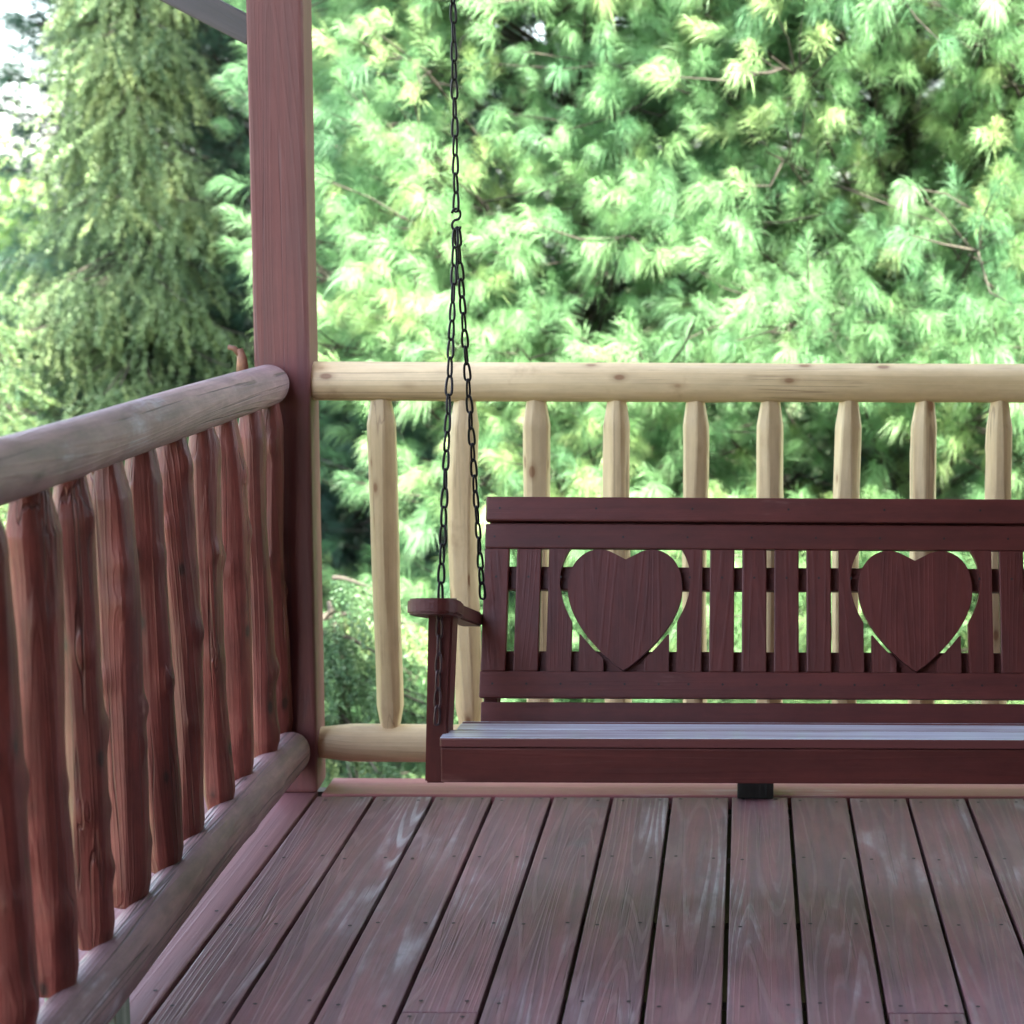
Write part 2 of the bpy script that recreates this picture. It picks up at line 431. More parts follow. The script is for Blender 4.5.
rail(side, 'top_rail', (-1.113, 4.494, 1.004), (-1.120, .15, 1.026), .0480, M['greylog'], 21, m=260, n=36, wob=.0045, knots=34, knot_h=.0035, bump=.022, taper0=(.035, .84))
rail(side, 'bottom_rail', (-1.087, 4.494, .107), (-1.082, .15, .103), .051, M['footlog'], 23, m=260, n=36, wob=.005, knots=30, knot_h=.004, bump=.03, taper0=(.035, .80))
ys = [4.47, 4.302, 4.10, 3.912, 3.712, 3.532, 3.354, 3.142, 2.954, 2.77, 2.58, 2.39]
rr = [.030, .034, .037, .034, .040, .036, .041, .037, .042, .040, .038, .038]
for i, (y, r) in enumerate(zip(ys, rr)):
    x0 = -1.118 + [.0, .002, -.002, .004, -.002, .004, -.002, .006, 0, .002, 0, 0][i]
    rail(side, 'baluster', (x0, y + .006, .146), (x0 + random.uniform(-.006, .006), y - .022, .985), r, M['redlog'], 70 + i, m=80, wob=.0030, knots=9, knot_h=.010,
         facets=9, irr=.22, bump=.034, taper0=(.04, .80), taper1=(.085, .62))
bm = bmesh.new()
tube(bm, [(-1.19, 4.5, 1.02), (-1.19, 4.5, 1.06), (-1.196, 4.5, 1.082)], [.016, .012, .008], 7)
tube(bm, [(-1.19, 4.5, 1.062), (-1.208, 4.498, 1.083), (-1.222, 4.496, 1.086)], [.008, .007, .0055], 7)
stub = link('branch_stub', mesh_of(bm, 'branch_stub'), simple('stub_wood', (.20, .085, .05), .7), side, smooth=True)

# support blocks under the bottom rails
blk = box_obj('support_block', (-1.118, 3.112, .045), (.120, .075, .086), M['blockwood'], None, .004)
tag(blk, 'mossy grey green wooden block under the bottom log of the left railing', 'wooden block')
blk = box_obj('support_block', (.029, 4.50, .034), (.088, .088, .064), M['darkblock'], None, .005)
tag(blk, 'dark dirty wooden block on the deck edge, showing below the hanging swing', 'wooden block')

# ------------------------------------------------------------------ porch swing
CX, HW = .056, .621
swing = empty('porch_swing', (CX, 3.8, .29), 'dark maroon hanging bench swing with two wooden hearts set in its back', 'porch swing')
th = rad(20); P0 = Vector((0, 3.95, .3294)); U = Vector((0, math.sin(th), math.cos(th))); N = Vector((0, -math.cos(th), math.sin(th)))
# back frame matrix: local X = world X, local Y = up the back, local Z = towards the sitter
BM = Matrix(((1, 0, 0, 0), (0, U.y, N.y, P0.y), (0, U.z, N.z, P0.z), (0, 0, 0, 1)))
def back_box(name, x0, x1, v0, v1, n0, n1, bevel=.003, mat=None, lab=None):
    bm = bmesh.new(); add_box(bm, (0, 0, 0), (x1 - x0, v1 - v0, n1 - n0), bevel)
    return link(name, mesh_of(bm, name), mat or M['swingX'], swing, BM @ Matrix.Translation(((x0 + x1) / 2, (v0 + v1) / 2, (n0 + n1) / 2)))
XL, XR = CX - HW, CX + HW
back_box('back_top_cap', XL, XR, .434, .488, -.022, .006, .004)
back_box('back_rail', XL, XR, .3745, .4285, -.020, .001)
back_box('back_crossbar', XL + .006, XR - .006, .395, .470, -.040, -.0225)  # added bar that blocks the bright gap under the cap, keeping it dark
back_box('back_rail', XL - .001, XR + .001, .050, .1068, -.020, .002)
back_box('back_rail', XL + .003, XR - .003, -.03, .0415, -.024, -.004)
back_box('back_crossbar', XL + .01, XR - .01, .287, .338, -.048, -.0215)
back_box('back_crossbar', XL + .01, XR - .01, .100, .153, -.048, -.0215)
for x in (XL + .02, XR - .02):
    back_box('back_stile', x - .018, x + .018, -.06, .43, -.062, -.049)
def heart_half(v, W, V0, V1):
    """outer half width of a heart with full width W between V0 (tip) and V1 (lobe tops)"""
    t = (v - V0) / (V1 - V0)
    if t <= 0 or t >= 1: return 0
    if t < .68: return W / 2 * math.sin(math.pi / 2 * (t / .68)) ** .86 * (1 - .0 * t)
    return W / 2 * (.52 + .48 * math.sqrt(max(0, 1 - ((t - .68) / .32) ** 2))) if t < 1 else 0
def heart_outline(W, V0, V1, n=26):
    right = []
    for i in range(n + 1):
        t = i / n
        tt = t * .68; v = V0 + (V1 - V0) * tt
        right.append((heart_half(v, W, V0, V1) if i else 0, v))
    # lobe: half ellipse arc from outer edge over the top to the notch
    a = W * .27; cxl = W * .23; b = (V1 - V0) * .32; vc = V0 + (V1 - V0) * .68
    for i in range(1, n):
        ang = math.pi * i / n * .66
        right.append((cxl + a * math.cos(ang), vc + b * math.sin(ang) ** .9))
    notch = (0, vc + b * .74)
    pts = right[:] + [notch] + [(-x, v) for x, v in right[::-1][:-1]]
    # drop points that cross the axis
    return [p for i, p in enumerate(pts)]
PS = (2 * HW - .0533) / 17; SW = .0533
def hole(v):     # half width of the cut-out round a heart
    return heart_half(v, .282, .100, .402)
for k in range(18):
    xc = XL + SW / 2 + k * PS
    hs = [j for j in (4, 13) if abs(k - j) <= 2]
    v0, v1 = .1072, .3742
    if not hs:
        bm = bmesh.new(); add_box(bm, (0, 0, 0), (SW, v1 - v0, .020), .0025)
        link('back_slat', mesh_of(bm, 'back_slat'), M['swingY'], swing, BM @ Matrix.Translation((xc, (v0 + v1) / 2, -.011)))
        continue
    j = hs[0]
    if k == j: continue
    hx = XL + SW / 2 + j * PS; sgn = 1 if k > j else -1
    inner = abs(xc - hx) - SW / 2; outer = inner + SW
    pts_in = []; 
    steps = 40
    for i in range(steps + 1):
        v = v0 + (v1 - v0) * i / steps
        w = max(inner, hole(v))
        if w < outer - .002: pts_in.append((w, v))
        else: break
    vt = pts_in[-1][1]
    poly = [(outer, v0)] + [(outer, vt)] + pts_in[::-1]
    poly = [(sgn * x, v) for x, v in poly]
    if sgn < 0: poly = poly[::-1]
    bm = bmesh.new(); add_prism(bm, poly, .020)
    link('back_slat', mesh_of(bm, 'back_slat'), M['swingY'], swing, BM @ Matrix.Translation((hx, 0, -.021)))
for j in (4, 13):
    hx = XL + SW / 2 + j * PS
    bm = bmesh.new(); add_prism(bm, heart_outline(.248, .1095, .3735), .018, bevel=.0012)
    o = link('heart_panel', mesh_of(bm, 'heart_panel'), M['swingY'], swing, BM @ Matrix.Translation((hx, 0, -.020)))
bm = bmesh.new()
def screw(x, v, n):
    r = .0026
    vs = [bm.verts.new(BM @ Vector((x + r * math.cos(q * math.pi / 4), v + r * math.sin(q * math.pi / 4), n))) for q in range(8)]; bm.faces.new(vs)
for k in range(18):
    xc = XL + SW / 2 + k * PS
    if k % 3 == 0: screw(xc + .004, .462, .0066)
    if k % 2 == 0: screw(xc - .006, .40, .0016)
    if k % 4 != 4: screw(xc + .003 * (k % 3), .08, .0026)
    if k not in (3, 4, 5, 12, 13, 14): screw(xc, .312, -.0004)
sw_ = link('back_screws', mesh_of(bm, 'back_screws'), M['screw'], swing)
sw_['kind'] = 'stuff'
# seat
sl = rad(9)
RS = Matrix.Rotation(-0, 3, 'X') if False else Matrix.Rotation(-sl, 3, 'X')
AX0, AX1 = CX - .647, CX + .647
yy, zz = 3.60, .390
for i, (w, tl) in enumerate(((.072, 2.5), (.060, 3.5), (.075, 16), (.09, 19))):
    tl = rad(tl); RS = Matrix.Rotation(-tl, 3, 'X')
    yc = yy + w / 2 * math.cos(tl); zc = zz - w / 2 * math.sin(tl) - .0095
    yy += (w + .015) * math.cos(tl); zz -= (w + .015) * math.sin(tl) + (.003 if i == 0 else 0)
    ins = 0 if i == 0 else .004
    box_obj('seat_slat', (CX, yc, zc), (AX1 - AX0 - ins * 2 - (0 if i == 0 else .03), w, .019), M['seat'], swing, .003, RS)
box_obj('seat_apron', (CX, 3.613, .334), (AX1 - AX0 - .002, .020, .070), M['swingX'], swing, .003)
for x in (AX0 + .04, CX, AX1 - .04):
    RS = Matrix.Rotation(-sl, 3, 'X')
    box_obj('seat_support', (x, 3.80, .300), (.035, .33, .06), M['swingY'], swing, .003, RS)
# arms
for sg in (-1, 1):
    X = lambda x: CX + sg * (CX - x) if sg > 0 else x      # mirror the left-hand coordinates
    bm = bmesh.new()
    # post: front leg of the arm, splayed a little outwards at its foot
    for (xa, xb, z) in ((0, 0, 0),): pass
    vs = []
    for (z, xo, xi) in ((.288, -.627, -.586), (.645, -.6145, -.566)):
        for (y) in (3.635, 3.71):
            for x in (xo, xi): vs.append(bm.verts.new((X(x), y, z)))
    # indices: z0y0(x0,x1), z0y1(x0,x1), z1y0.., z1y1..
    for f in ((0, 1, 5, 4), (2, 6, 7, 3), (0, 4, 6, 2), (1, 3, 7, 5), (0, 2, 3, 1), (4, 5, 7, 6)): bm.faces.new([vs[i] for i in f])
    bmesh.ops.recalc_face_normals(bm, faces=bm.faces)
    bmesh.ops.bevel(bm, geom=list(bm.edges), offset=.004, segments=2, affect='EDGES')
    link('arm_post', mesh_of(bm, 'arm_post'), M['swingZ'], swing)
    # armrest outline in plan, s measured back along the arm
    out = []
    for i in range(9):
        a = math.pi / 2 * i / 8; out.append((-.600 - .048 * math.sin(a) , .042 - .042 * math.cos(a)))
    out += [(-.648, .10), (-.643, .14), (-.630, .18), (-.617, .22), (-.612, .27), (-.611, .50)]
    inn = [(-.566, .50), (-.566, .20), (-.562, .17), (-.556, .145), (-.552, .11)]
    for i in range(9):
        a = math.pi / 2 * (1 - i / 8); inn.append((-.592 + .040 * math.sin(a), .042 - .042 * math.cos(a)))
    pts = out + inn
    sa = rad(15.0)
    A = Matrix.Translation((0, 3.555, .645)) @ Matrix.Rotation(-sa, 4, 'X')
    bm = bmesh.new(); pp = [(X(x), s_) for x, s_ in pts]
    add_prism(bm, pp, .030, bevel=.004)
    link('armrest', mesh_of(bm, 'armrest'), M['swingY'], swing, A)
    box_obj('arm_rear_support', (X(-.545), 4.03, .42), (.03, .03, .30), M['swingZ'], swing, .003, Matrix.Rotation(-th, 3, 'X'))

# ------------------------------------------------------------------ chains
def chain_links(bm, a, b, pitch=.0362, ll=.044, w=.0175, wire=.0026, wob=.0, seed=1):
    a = Vector(a); b = Vector(b); d = (b - a); L = d.length; n = max(1, round(L / pitch)); q = d.to_track_quat('Z', 'Y').to_matrix()
    rs = random.Random(seed)
    for i in range(n):
        c = a + d * ((i + .5) / n)
        ang = (i % 2) * math.pi / 2 + rs.uniform(-.25, .25) + .35
        Rm = q @ Matrix.Rotation(ang, 3, 'Z') @ Matrix.Rotation(rs.uniform(-.05, .05), 3, 'X')
        path = []
        hl = ll / 2 - wire; 
        for k in range(16):
            t = 2 * math.pi * k / 16
            ww = (w / 2 - wire) * (1.0 + .22 * math.sin(t))      # one end wider
            cx_ = math.copysign(abs(math.cos(t)) ** .6, math.cos(t)) * ww
            cz_ = math.copysign(abs(math.sin(t)) ** .8, math.sin(t)) * hl
            path.append(Vector((cx_, 0, cz_)))
        rings = []
        for k in range(16):
            tn = (path[(k + 1) % 16] - path[k - 1]).normalized(); s_ = Vector((0, 1, 0)); u_ = tn.cross(s_)
            rings.append([bm.verts.new(c + Rm @ (path[k] + (s_ * math.cos(j * math.pi / 3) + u_ * math.sin(j * math.pi / 3)) * wire)) for j in range(6)])
        for k in range(16):
            A_, B_ = rings[k], rings[(k + 1) % 16]
            for j in range(6): bm.faces.new((A_[j], A_[(j + 1) % 6], B_[(j + 1) % 6], B_[j]))
for sg in (-1, 1):
    X = (lambda x: x) if sg < 0 else (lambda x: 2 * CX - x)
    root = empty('swing_chain', (X(-.572), 3.79, 1.38), 'dark metal chain holding the left end of the swing, forking at an S hook' if sg < 0 else
                 'dark metal chain holding the far right end of the swing', 'chain', 'chains the swing hangs from')
    bm = bmesh.new(); chain_links(bm, (X(-.573), 3.79, 2.46), (X(-.573), 3.79, 1.405), seed=3)
    link('upper_strand', mesh_of(bm, 'upper_strand'), M['chain'], root, smooth=True)
    bm = bmesh.new(); pts = []
    for i in range(25):
        t = i / 24; a_ = 2 * math.pi * 1.55 * (t - .5) 
        if t < .5: aa = math.pi * (1.45) * (1 - t / .5); pts.append((X(-.573) + .0085 * math.sin(aa) * 1, 3.79, 1.3975 + .0095 * (1 - math.cos(aa)) * .5 * 2 * .5 + (0)))
        else: aa = math.pi * 1.45 * ((t - .5) / .5); pts.append((X(-.573) - .0085 * math.sin(aa), 3.79, 1.3975 - .0095 * (1 - math.cos(aa)) * .5))
    pts = [(p[0], p[1], 1.388 + (p[2] - 1.3975) * 2.3) for p in pts]
    tube(bm, pts, .0026, 7)
    link('s_hook', mesh_of(bm, 's_hook'), M['chain'], root, smooth=True)
    bm = bmesh.new(); chain_links(bm, (X(-.574), 3.788, 1.370), (X(-.589), 3.62, .655), seed=5)
    link('front_strand', mesh_of(bm, 'front_strand'), M['chain'], root, smooth=True)
    bm = bmesh.new(); chain_links(bm, (X(-.590), 3.625, .655), (X(-.600), 3.627, .41), seed=6, wire=.0024)
    link('lower_strand', mesh_of(bm, 'lower_strand'), M['chainpaint'], root, smooth=True)
    bm = bmesh.new(); chain_links(bm, (X(-.572), 3.795, 1.372), (X(-.5605), 4.005, .585), seed=8)
    link('rear_strand', mesh_of(bm, 'rear_strand'), M['chain'], root, smooth=True)
    bm = bmesh.new(); tube(bm, [(X(-.573), 3.79, 2.455), (X(-.573), 3.79, 2.50)], .006, 8)
    link('ceiling_hook', mesh_of(bm, 'ceiling_hook'), M['chain'], root, smooth=True)

# ------------------------------------------------------------------ roof overhead, and unseen house walls added to cut light
roof = empty('porch_roof', (1.3, 1.5, 2.5), 'flat boarded porch roof carried on the corner post above the swing', 'roof')
bm = bmesh.new(); add_box(bm, (1.8, 1.44, 2.60), (6.0, 6.4, .05)); link('ceiling_boards', mesh_of(bm, 'ceiling_boards'), M['soffit'], roof)
bm = bmesh.new(); add_box(bm, (1.8, 1.44, 2.67), (6.04, 6.46, .05)); link('shingle_layer', mesh_of(bm, 'shingle_layer'), M['shingle'], roof)
bm = bmesh.new()
add_box(bm, (1.35, 4.556, 2.532), (5.5, .09, .08)); add_box(bm, (-1.12, 1.5, 2.532), (.09, 5.8, .08)); add_box(bm, (1.35, 3.79, 2.532), (4.8, .09, .08))
link('roof_beam', mesh_of(bm, 'roof_beam'), M['post'], roof)
house = empty('added_house_walls', (1.3, -1.75, 0), 'unseen brown log house walls, added to cut light on the porch', 'house')
bm = bmesh.new()
for i in range(22): add_box(bm, (1.3, -1.75, -1.0 + .17 * i), (8, .12, .165), .03)  # unseen rear wall, put in to keep the swing front dark
for i in range(22): add_box(bm, (4.5, 1.45, -1.0 + .17 * i + .0005), (.12, 6.2, .164), .03)  # unseen right wall, added to darken the faces turned that way
link('added_wall_logs', mesh_of(bm, 'added_wall_logs'), M['siding'], house)

# ------------------------------------------------------------------ ground and distant land
t = NT('grass'); tc = t.n('ShaderNodeTexCoord')
n1 = t.noise(tc.outputs['Object'], .6, 5, .6); n2 = t.noise(tc.outputs['Object'], 14, 4, .7)
c = t.mix(t.ramp(n1, .3, .7), (.035, .065, .02), (.075, .11, .03)); c = t.mix(t.ramp(n2, .3, .8), c, (.11, .13, .045))
b_ = t.n('ShaderNodeBsdfPrincipled'); t.l(c, b_.inputs['Base Color']); b_.inputs['Roughness'].default_value = .9; t.l(b_.outputs[0], t.out.inputs[0]); M['grass'] = t.m
ZG = -1.35
bm = bmesh.new(); bmesh.ops.create_grid(bm, x_segments=60, y_segments=60, size=300)
for v in bm.verts:
    v.co.z = -max(0, v.co.y - 20) * .02 + .15 * math.sin(v.co.x * .05) * math.cos(v.co.y * .04)
g = link('ground', mesh_of(bm, 'ground'), M['grass'], None, Matrix.Translation((0, 0, ZG))); g['kind'] = 'structure'

# ------------------------------------------------------------------ foliage machinery (numpy)
def np_mesh(name, V, F, tint=None):
    me = bpy.data.meshes.new(name)
    me.vertices.add(len(V)); me.vertices.foreach_set('co', V.astype(np.float32).ravel())
    k = F.shape[1]
    me.loops.add(F.size); me.loops.foreach_set('vertex_index', F.astype(np.int32).ravel())
    me.polygons.add(len(F)); me.polygons.foreach_set('loop_start', np.arange(0, F.size, k, dtype=np.int32))
    try: me.polygons.foreach_set('loop_total', np.full(len(F), k, dtype=np.int32))
    except Exception: pass
    if tint is not None:
        at = me.attributes.new('tint', 'FLOAT', 'POINT'); at.data.foreach_set('value', tint.astype(np.float32))
    me.update(calc_edges=True); return me

def needle_template(n, L, nl, ang0, ang1, width, seed, droop=.15):
    """one shoot along +Z: n needles, each a slender folded pair of triangles"""
    r = np.random.default_rng(seed)
    t = r.uniform(.0, 1, n) ** .7 * L
    phi = r.uniform(0, 2 * np.pi, n)
    ang = np.radians(ang1 + (ang0 - ang1) * (t / L)) * r.uniform(.75, 1.25, n)
    ln = nl * r.uniform(.75, 1.1, n)
    d = np.stack([np.sin(ang) * np.cos(phi), np.sin(ang) * np.sin(phi), np.cos(ang)], 1)
    base = np.stack([np.zeros(n), np.zeros(n), t], 1)
    side = np.cross(d, r.normal(size=(n, 3))); side /= np.linalg.norm(side, axis=1)[:, None]
    mid = base + d * (ln * .55)[:, None]
    tip = base + d * ln[:, None]; tip[:, 2] -= 0
    w = width * r.uniform(.7, 1.2, n)[:, None] * .5
    V = np.stack([base, mid + side * w, tip, mid - side * w], 1).reshape(-1, 3)
    F = np.arange(n * 4).reshape(-1, 4)
    return V, F

def place(templates, pos, dirs, scale, tint, droop=0.0, rng=RNG):
    """copy templates (V,F) to positions with +Z along dirs"""
    n = len(pos); dirs = dirs / np.linalg.norm(dirs, axis=1)[:, None]
    which = rng.integers(0, len(templates), n)
    ref = rng.normal(size=(n, 3)); X_ = np.cross(dirs, ref); X_ /= np.linalg.norm(X_, axis=1)[:, None]; Y_ = np.cross(dirs, X_)
    R_ = np.stack([X_, Y_, dirs], 2)      # columns
    Vs, Fs, Ts = [], [], []; off = 0
    for k, (V, F) in enumerate(templates):
        idx = np.nonzero(which == k)[0]
        if not len(idx): continue
        loc = V[None, :, :] * scale[idx][:, None, None]
        W = np.einsum('nij,nvj->nvi', R_[idx], loc)
        if droop: W[:, :, 2] -= droop * (W[:, :, 0] ** 2 + W[:, :, 1] ** 2 + W[:, :, 2] ** 2) ** .5 * (np.arange(V.shape[0]) % 4 == 2)[None, :]
        W += pos[idx][:, None, :]
        Vs.append(W.reshape(-1, 3))
        Fs.append((F[None] + (np.arange(len(idx)) * len(V))[:, None, None] + off).reshape(-1, F.shape[1]))
        Ts.append(np.repeat(tint[idx], len(V))); off += len(idx) * len(V)
    return np.concatenate(Vs), np.concatenate(Fs), np.concatenate(Ts)

PT = [needle_template(115, .115, .112, 12, 58, .0020, 100 + i) for i in range(6)]
PTC = [needle_template(30, .11, .12, 22, 75, .0075, 200 + i) for i in range(5)]
BR = [needle_template(90, .26, .020, 45, 75, .0055, 300 + i) for i in range(5)]   # spruce twig
BR = [(V.copy(), F) for V, F in BR]

def unit(v): return v / np.linalg.norm(v, axis=-1, keepdims=True)

def tree_root(name, x, y, label, cat, group, h, r0):
    root = empty(name, (x, y, ZG), label, cat, group)
    return root

def pine(x, y, h, Rf, nb, label, seed, group, mat='pine', tpl=None, shoots=27, zlo=-.1, sc=1.0, bough=.34, dead=14, name='pine_tree', zpow=1.0, front=.8):
    rng = np.random.default_rng(seed); rd = random.Random(seed)
    root = empty(name, (x, y, ZG), label, 'tree', group)
    bm = bmesh.new()
    n = 10; tube(bm, [(x + .05 * math.sin(i * .9 + seed), y + .05 * math.cos(i * 1.3 + seed), ZG - .1 + h * i / n) for i in range(n + 1)], [.12 * (1 - i / n) + .012 for i in range(n + 1)], 12)
    link('trunk', mesh_of(bm, 'trunk'), M['bark'], root, smooth=True)
    P, D, T, S = [], [], [], []
    bm = bmesh.new()
    for i in range(nb):
        u = rng.uniform(0, 1) ** zpow; z = ZG + zlo + (h - zlo) * u
        R = Rf((z - ZG) / h)
        if rng.uniform() < front: az = rng.uniform(-math.pi * .95, -.05)   # side that faces the porch
        else: az = rng.uniform(0, math.pi)
        depth = rng.choice([1.0, .86, .66], p=[.55, .28, .17])
        o = np.array([math.cos(az), math.sin(az), rng.uniform(-.05, .35)]); o /= np.linalg.norm(o)
        c = np.array([x, y, z]) + o * R * depth * rng.uniform(.88, 1.1)
        if c[1] < 9.0 and any(abs(c[0] - hx) < rx and abs(c[2] - hz) < rz for hx, hz, rx, rz in HOLLOWS): continue
        s = unit(np.cross(o, [0, 0, 1.])); up = np.cross(s, o)
        base = np.array([x, y, z - .25 * R - rng.uniform(0, .2)])
        midp = base * .5 + c * .5 + np.array([0, 0, -.06])
        tube(bm, [base, midp, c, c + o * bough * .6], [.016, .011, .006, .003], 5, False)
        k = int(shoots * rng.uniform(.7, 1.3)); tb = rng.beta(2, 2)
        a = rng.uniform(-1.0, 1.0, k); w_ = rng.normal(0, .62, k) * (1 - .45 * np.clip(a, 0, 1)); q = rng.normal(0, .33, k)
        p = c + (o[None] * a[:, None] + s[None] * w_[:, None] + up[None] * (q + .25 * np.abs(w_))[:, None] + np.array([0, 0, -.12]) * (w_ ** 2)[:, None]) * bough
        dr = o[None] * rng.uniform(.5, 1.1, k)[:, None] + s[None] * (w_ * .9)[:, None] + up[None] * rng.normal(.28, .35, k)[:, None] + rng.normal(0, .22, (k, 3))
        P.append(p); D.append(dr); T.append(np.clip(tb + rng.normal(0, .14, k), 0, 1)); S.append(rng.uniform(.8, 1.15, k) * sc)
        for j in range(0, k, 3):
            tube(bm, [c + o * bough * (a[j] - .5) * .7, p[j] * .6 + c * .4, p[j] + unit(dr[j]) * .08 * sc], [.006, .004, .0022], 4, False)
    # dead bare twigs in the dark inside
    for i in range(dead):
        z = ZG + h * rng.uniform(.1, .75); az = rng.uniform(-math.pi, 0); L = rng.uniform(.3, 1.0)
        a_ = np.array([x, y, z]); o = np.array([math.cos(az), math.sin(az), rng.uniform(-.3, .4)])
        b2 = a_ + o * L * .5 + rng.normal(0, .05, 3); c2 = a_ + o * L + rng.normal(0, .1, 3)
        tube(bm, [a_, b2, c2], [.010, .006, .002], 4, False)
    link('branches', mesh_of(bm, 'branches'), M['twig'], root, smooth=True)
    P = np.concatenate(P); D = np.concatenate(D); T = np.concatenate(T); S = np.concatenate(S)
    if tpl is None:      # finer needles where one can see them closely, coarser shoots high up and off to the side
        near = (P[:, 2] < 3.0) & (P[:, 0] > -4.0) & (P[:, 0] < 2.4) & (P[:, 1] < y + .2) & (P[:, 1] < 10)
        far_ = ~near & (rng.uniform(size=len(P)) < .5)
        V1, F1, T1 = place(PT, P[near], D[near], S[near], T[near], droop=.20, rng=rng)
        V2, F2, T2 = place(PTC, P[far_], D[far_], S[far_], T[far_], droop=.20, rng=rng)
        V = np.concatenate([V1, V2]); F = np.concatenate([F1, F2 + len(V1)]); TT = np.concatenate([T1, T2])
    else:
        V, F, TT = place(tpl, P, D, S, T, droop=.20, rng=rng)
    link('crown', np_mesh('crown', V, F, TT), M[mat], root)
    return root

def spruce(x, y, h, Rf, nb, label, seed, group=None, name='spruce_tree', mat='spruce', hang=7, zlo=.3, sc=1.0, lift=.0):
    rng = np.random.default_rng(seed)
    root = empty(name, (x, y, ZG), label, 'tree', group)
    bm = bmesh.new(); n = 10
    tube(bm, [(x + .03 * math.sin(i), y, ZG - .1 + h * i / n) for i in range(n + 1)], [.10 * (1 - i / n) + .008 for i in range(n + 1)], 10)
    P, D, T, S = [], [], [], []
    for i in range(nb):
        z = ZG + zlo + (h - zlo) * rng.uniform(0, 1) ** 1.35; R = Rf((z - ZG) / h) * rng.uniform(.6, 1.2)
        az = rng.uniform(-math.pi, 0.) if rng.uniform() < .8 else rng.uniform(0, math.pi)
        o = np.array([math.cos(az), math.sin(az), 0]); s = np.array([-o[1], o[0], 0])
        m = 9; line = []
        for j in range(m):
            t_ = j / (m - 1); line.append(np.array([x, y, z]) + o * R * t_ + np.array([0, 0, 1]) * (.12 * t_ - .55 * t_ ** 2 + .22 * t_ ** 4) * R)
        tube(bm, line, list(np.linspace(.010, .003, m)), 5, False)
        tb = rng.beta(2.2, 2)
        for j in range(1, m):
            for kk in range(hang // 2 + int(rng.uniform(0, 2))):
                sd = rng.choice([-1, 1]); t_ = (j + rng.uniform(-.5, .5)) / (m - 1)
                b_ = np.array([x, y, z]) + o * R * t_ + np.array([0, 0, 1]) * (.12 * t_ - .55 * t_ ** 2 + .22 * t_ ** 4) * R
                dv = o * rng.uniform(.1, .6) + s * sd * rng.uniform(.05, .7) + np.array([0, 0, -1]) * rng.uniform(.5 - lift, 1.3 - lift)
                P.append(b_ + s * sd * rng.uniform(0, .05)); D.append(dv); T.append(np.clip(tb + rng.normal(0, .15), 0, 1)); S.append(rng.uniform(.55, 1.25) * sc)
    link('trunk', mesh_of(bm, 'trunk'), M['twig'], root, smooth=True)
    V, F, TT = place(BR, np.array(P), np.array(D), np.array(S), np.array(T), rng=rng)
    link('crown', np_mesh('crown', V, F, TT), M[mat], root)
    return root

def leafy(x, y, h, R, nclump, label, seed, group, name='leafy_tree', leaf=.06, per=60, mat='leaf', zlo=.15):
    rng = np.random.default_rng(seed)
    root = empty(name, (x, y, ZG), label, 'tree', group)
    bm = bmesh.new(); tube(bm, [(x, y, ZG - .3), (x + .05, y, ZG + h * .4), (x, y + .05, ZG + h * .8)], [.13, .09, .03], 9)
    P = []; T = []
    for i in range(nclump):
        d = unit(rng.normal(size=3)); rr_ = rng.uniform(.45, 1) ** .5
        c = np.array([x, y, ZG + h * (.5 + zlo / 2)]) + d * np.array([R, R, h * (.5 - zlo / 2)]) * rr_
        tube(bm, [(x, y, ZG + h * .35), tuple(c * .5 + np.array([x, y, ZG + h * .5]) * .5), tuple(c)], [.03, .015, .004], 4, False)
        cs = R * rng.uniform(.14, .26)
        P.append(c + rng.normal(0, 1, (per, 3)) * cs * np.array([1, 1, .6])); T.append(np.clip(rng.beta(2, 2) + rng.normal(0, .15, per), 0, 1))
    link('trunk', mesh_of(bm, 'trunk'), M['bark'], root, smooth=True)
    P = np.concatenate(P); T = np.concatenate(T); n = len(P)
    a = unit(rng.normal(size=(n, 3))); nrm = unit(rng.normal(size=(n, 3)) + np.array([0, -.2, .8])); b2 = unit(np.cross(a, nrm)); a = np.cross(nrm, b2)
    s_ = (leaf * rng.uniform(.6, 1.3, n))[:, None]
    V = np.stack([P - a * s_, P + b2 * s_ * .5, P + a * s_, P - b2 * s_ * .5], 1).reshape(-1, 3)
    link('crown', np_mesh('crown', V, np.arange(n * 4).reshape(-1, 4), np.repeat(T, 4)), M[mat], root)
    return root

# gaps between the boughs of the near pines: x, z, half sizes in metres
HOLLOWS = [(.55, 1.22, .19, .26), (-.38, 1.06, .36, .15), (-1.48, .15, .22, .40), (.2, .45, .35, .14), (-.9, 1.75, .22, .14), (.1, 1.75, .22, .12), (-2.0, 1.1, .25, .3)]
G1 = 'white pines behind the railing'
cone = lambda r0, r1: (lambda t_: r0 + (r1 - r0) * t_)
pine(-.75, 8.5, 6.4, cone(1.45, .7), 340, 'soft blue green white pine nearest the corner post, behind the tall chain', 501, G1)
pine(.72, 8.35, 6.6, lambda t_: 1.75 - .9 * t_, 380, 'bright white pine behind the right of the swing, trunk showing in a gap', 502, G1, dead=16)
pine(2.0, 8.3, 6.3, cone(1.5, .6), 280, 'white pine at the right edge of the view', 503, G1)
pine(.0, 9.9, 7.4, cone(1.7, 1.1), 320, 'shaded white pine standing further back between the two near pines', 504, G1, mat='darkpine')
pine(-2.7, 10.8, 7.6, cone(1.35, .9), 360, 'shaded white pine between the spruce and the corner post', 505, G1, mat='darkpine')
G2 = 'dark conifers far behind'
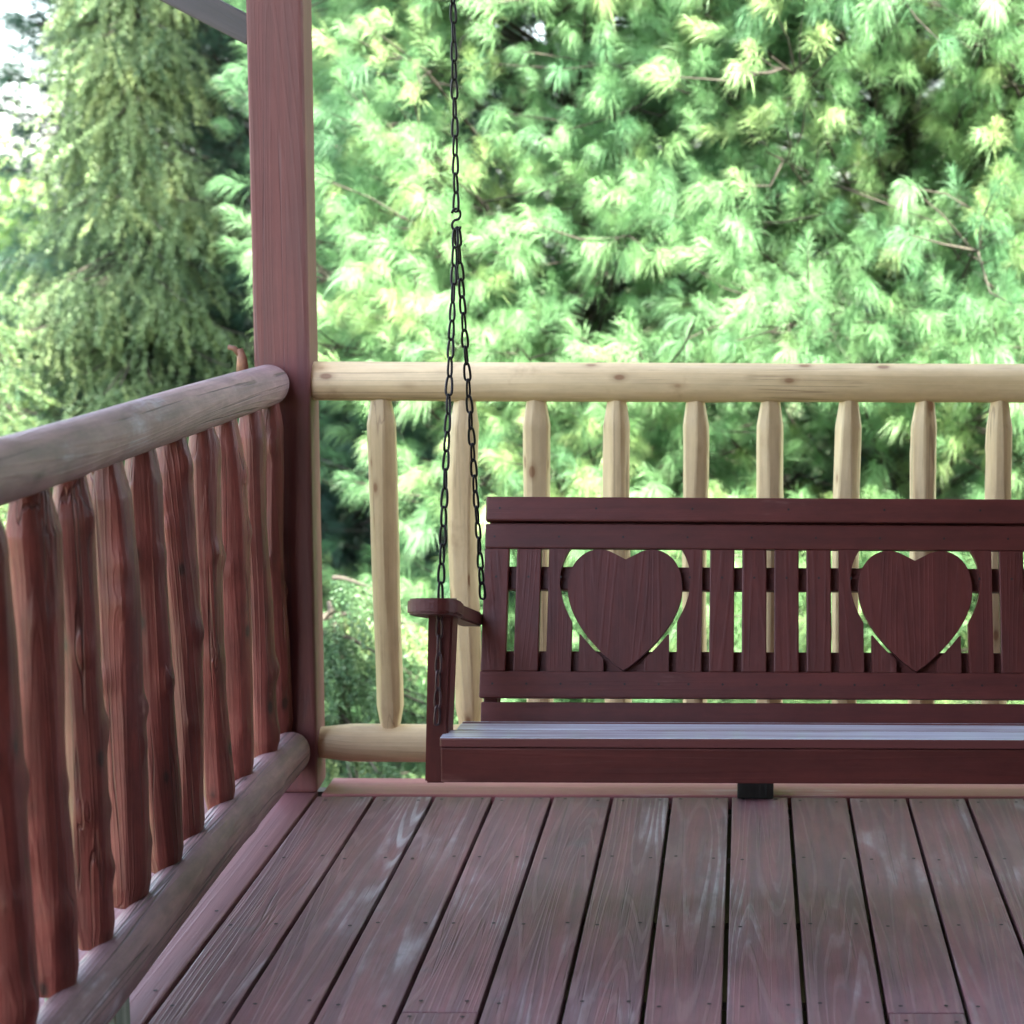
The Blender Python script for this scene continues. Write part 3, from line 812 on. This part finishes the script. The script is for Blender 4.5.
for i, (x, y) in enumerate([(-1.6, 13.0), (.9, 13.0), (2.9, 12.6), (-2.95, 12.6)]):
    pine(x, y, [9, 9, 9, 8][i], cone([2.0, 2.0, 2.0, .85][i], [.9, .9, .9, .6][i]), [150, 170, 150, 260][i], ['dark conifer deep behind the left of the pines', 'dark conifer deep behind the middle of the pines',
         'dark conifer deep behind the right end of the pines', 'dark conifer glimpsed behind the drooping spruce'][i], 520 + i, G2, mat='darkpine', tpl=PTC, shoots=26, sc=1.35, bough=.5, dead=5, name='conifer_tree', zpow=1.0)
spruce(-2.98, 9.4, 6.0, lambda t_: .84 - .84 * t_, 470, 'tall yellow green spruce with drooping twigs left of the corner post', 601)
spruce(-1.45, 6.6, 1.5, lambda t_: .95 - .75 * t_, 46, 'low young spruce seen through the gap under the back railing', 602, name='young_spruce', mat='youngspruce', sc=.9, lift=.1, hang=11)
spruce(-3.7, 9.0, 2.45, lambda t_: 1.0 - .75 * t_, 200, 'bushy low spruce in front of the tall spruce, beyond the left railing', 603, name='young_spruce', mat='youngspruce', sc=.9, lift=.3)
G3 = 'leafy trees far left'
for i, (x, y, h, R) in enumerate([(-6.3, 13.5, 3.1, 1.2), (-7.4, 17.5, 3.6, 1.7), (-5.3, 14.8, 2.7, 1.1), (-9.5, 21, 3.9, 2.2), (-6.2, 24, 3.6, 2.4)]):
    leafy(x, y, h, R, 110, ['yellow green leafy tree left of the spruce under the white sky', 'taller leafy tree at the left edge of the picture', 'small leafy tree tucked against the spruce',
          'leafy tree beyond the left edge trees', 'farthest leafy tree under the white sky'][i], 700 + i, G3)

# ------------------------------------------------------------------ light
w = bpy.data.worlds.new('World'); sc.world = w; w.use_nodes = True
nt = w.node_tree; nt.nodes.clear()
sky = nt.nodes.new('ShaderNodeTexSky'); sky.sky_type = 'NISHITA'; sky.sun_disc = False
SV = Vector((.62, -.55, .82)).normalized()       # direction towards the sun
sky.sun_elevation = math.asin(SV.z); sky.sun_rotation = math.atan2(SV.x, SV.y)
sky.air_density = 1.0; sky.dust_density = 2.5; sky.ozone_density = 1.0
bg = nt.nodes.new('ShaderNodeBackground'); bg.inputs[1].default_value = .15
wo = nt.nodes.new('ShaderNodeOutputWorld'); hs_ = nt.nodes.new('ShaderNodeHueSaturation'); hs_.inputs['Saturation'].default_value = .68; nt.links.new(sky.outputs[0], hs_.inputs['Color']); nt.links.new(hs_.outputs[0], bg.inputs[0]); nt.links.new(bg.outputs[0], wo.inputs[0])
sd = bpy.data.lights.new('sun', 'SUN'); sd.energy = 5.0; sd.angle = rad(.5); sd.color = (1, .95, .86)
so_ = bpy.data.objects.new('sun', sd); COL.objects.link(so_); so_.rotation_euler = SV.to_track_quat('Z', 'Y').to_euler(); so_.location = (5, -5, 12)

# ------------------------------------------------------------------ camera
f, px, py = 1900., 768., 470.
yaw = math.atan((px - 745) / f); pit = math.atan((py - 221) / f)
R = Matrix.Rotation(-yaw, 4, 'Z') @ Matrix.Rotation(math.pi / 2 - pit, 4, 'X') @ Matrix.Rotation(rad(.4), 4, 'Z')
cd = bpy.data.cameras.new('camera'); cam = bpy.data.objects.new('camera', cd); COL.objects.link(cam)
cam.matrix_world = Matrix.Translation((0, 0, 1.39)) @ R
cd.sensor_width = 36; cd.sensor_fit = 'HORIZONTAL'; cd.lens = f / 1024 * 36
cd.shift_x = (512 - px) / 1024; cd.shift_y = -(512 - py) / 1024
cd.clip_start = .05; cd.clip_end = 2000
cd.dof.use_dof = True; cd.dof.focus_distance = 3.95; cd.dof.aperture_fstop = 4.0
sc.camera = cam
sc.view_settings.view_transform = 'Standard'; sc.view_settings.look = 'None'; sc.view_settings.gamma = 1; sc.view_settings.use_curve_mapping = False
sc.view_settings.exposure = 3.6
sc.cycles.max_bounces = 7; sc.cycles.diffuse_bounces = 4; sc.cycles.transmission_bounces = 4
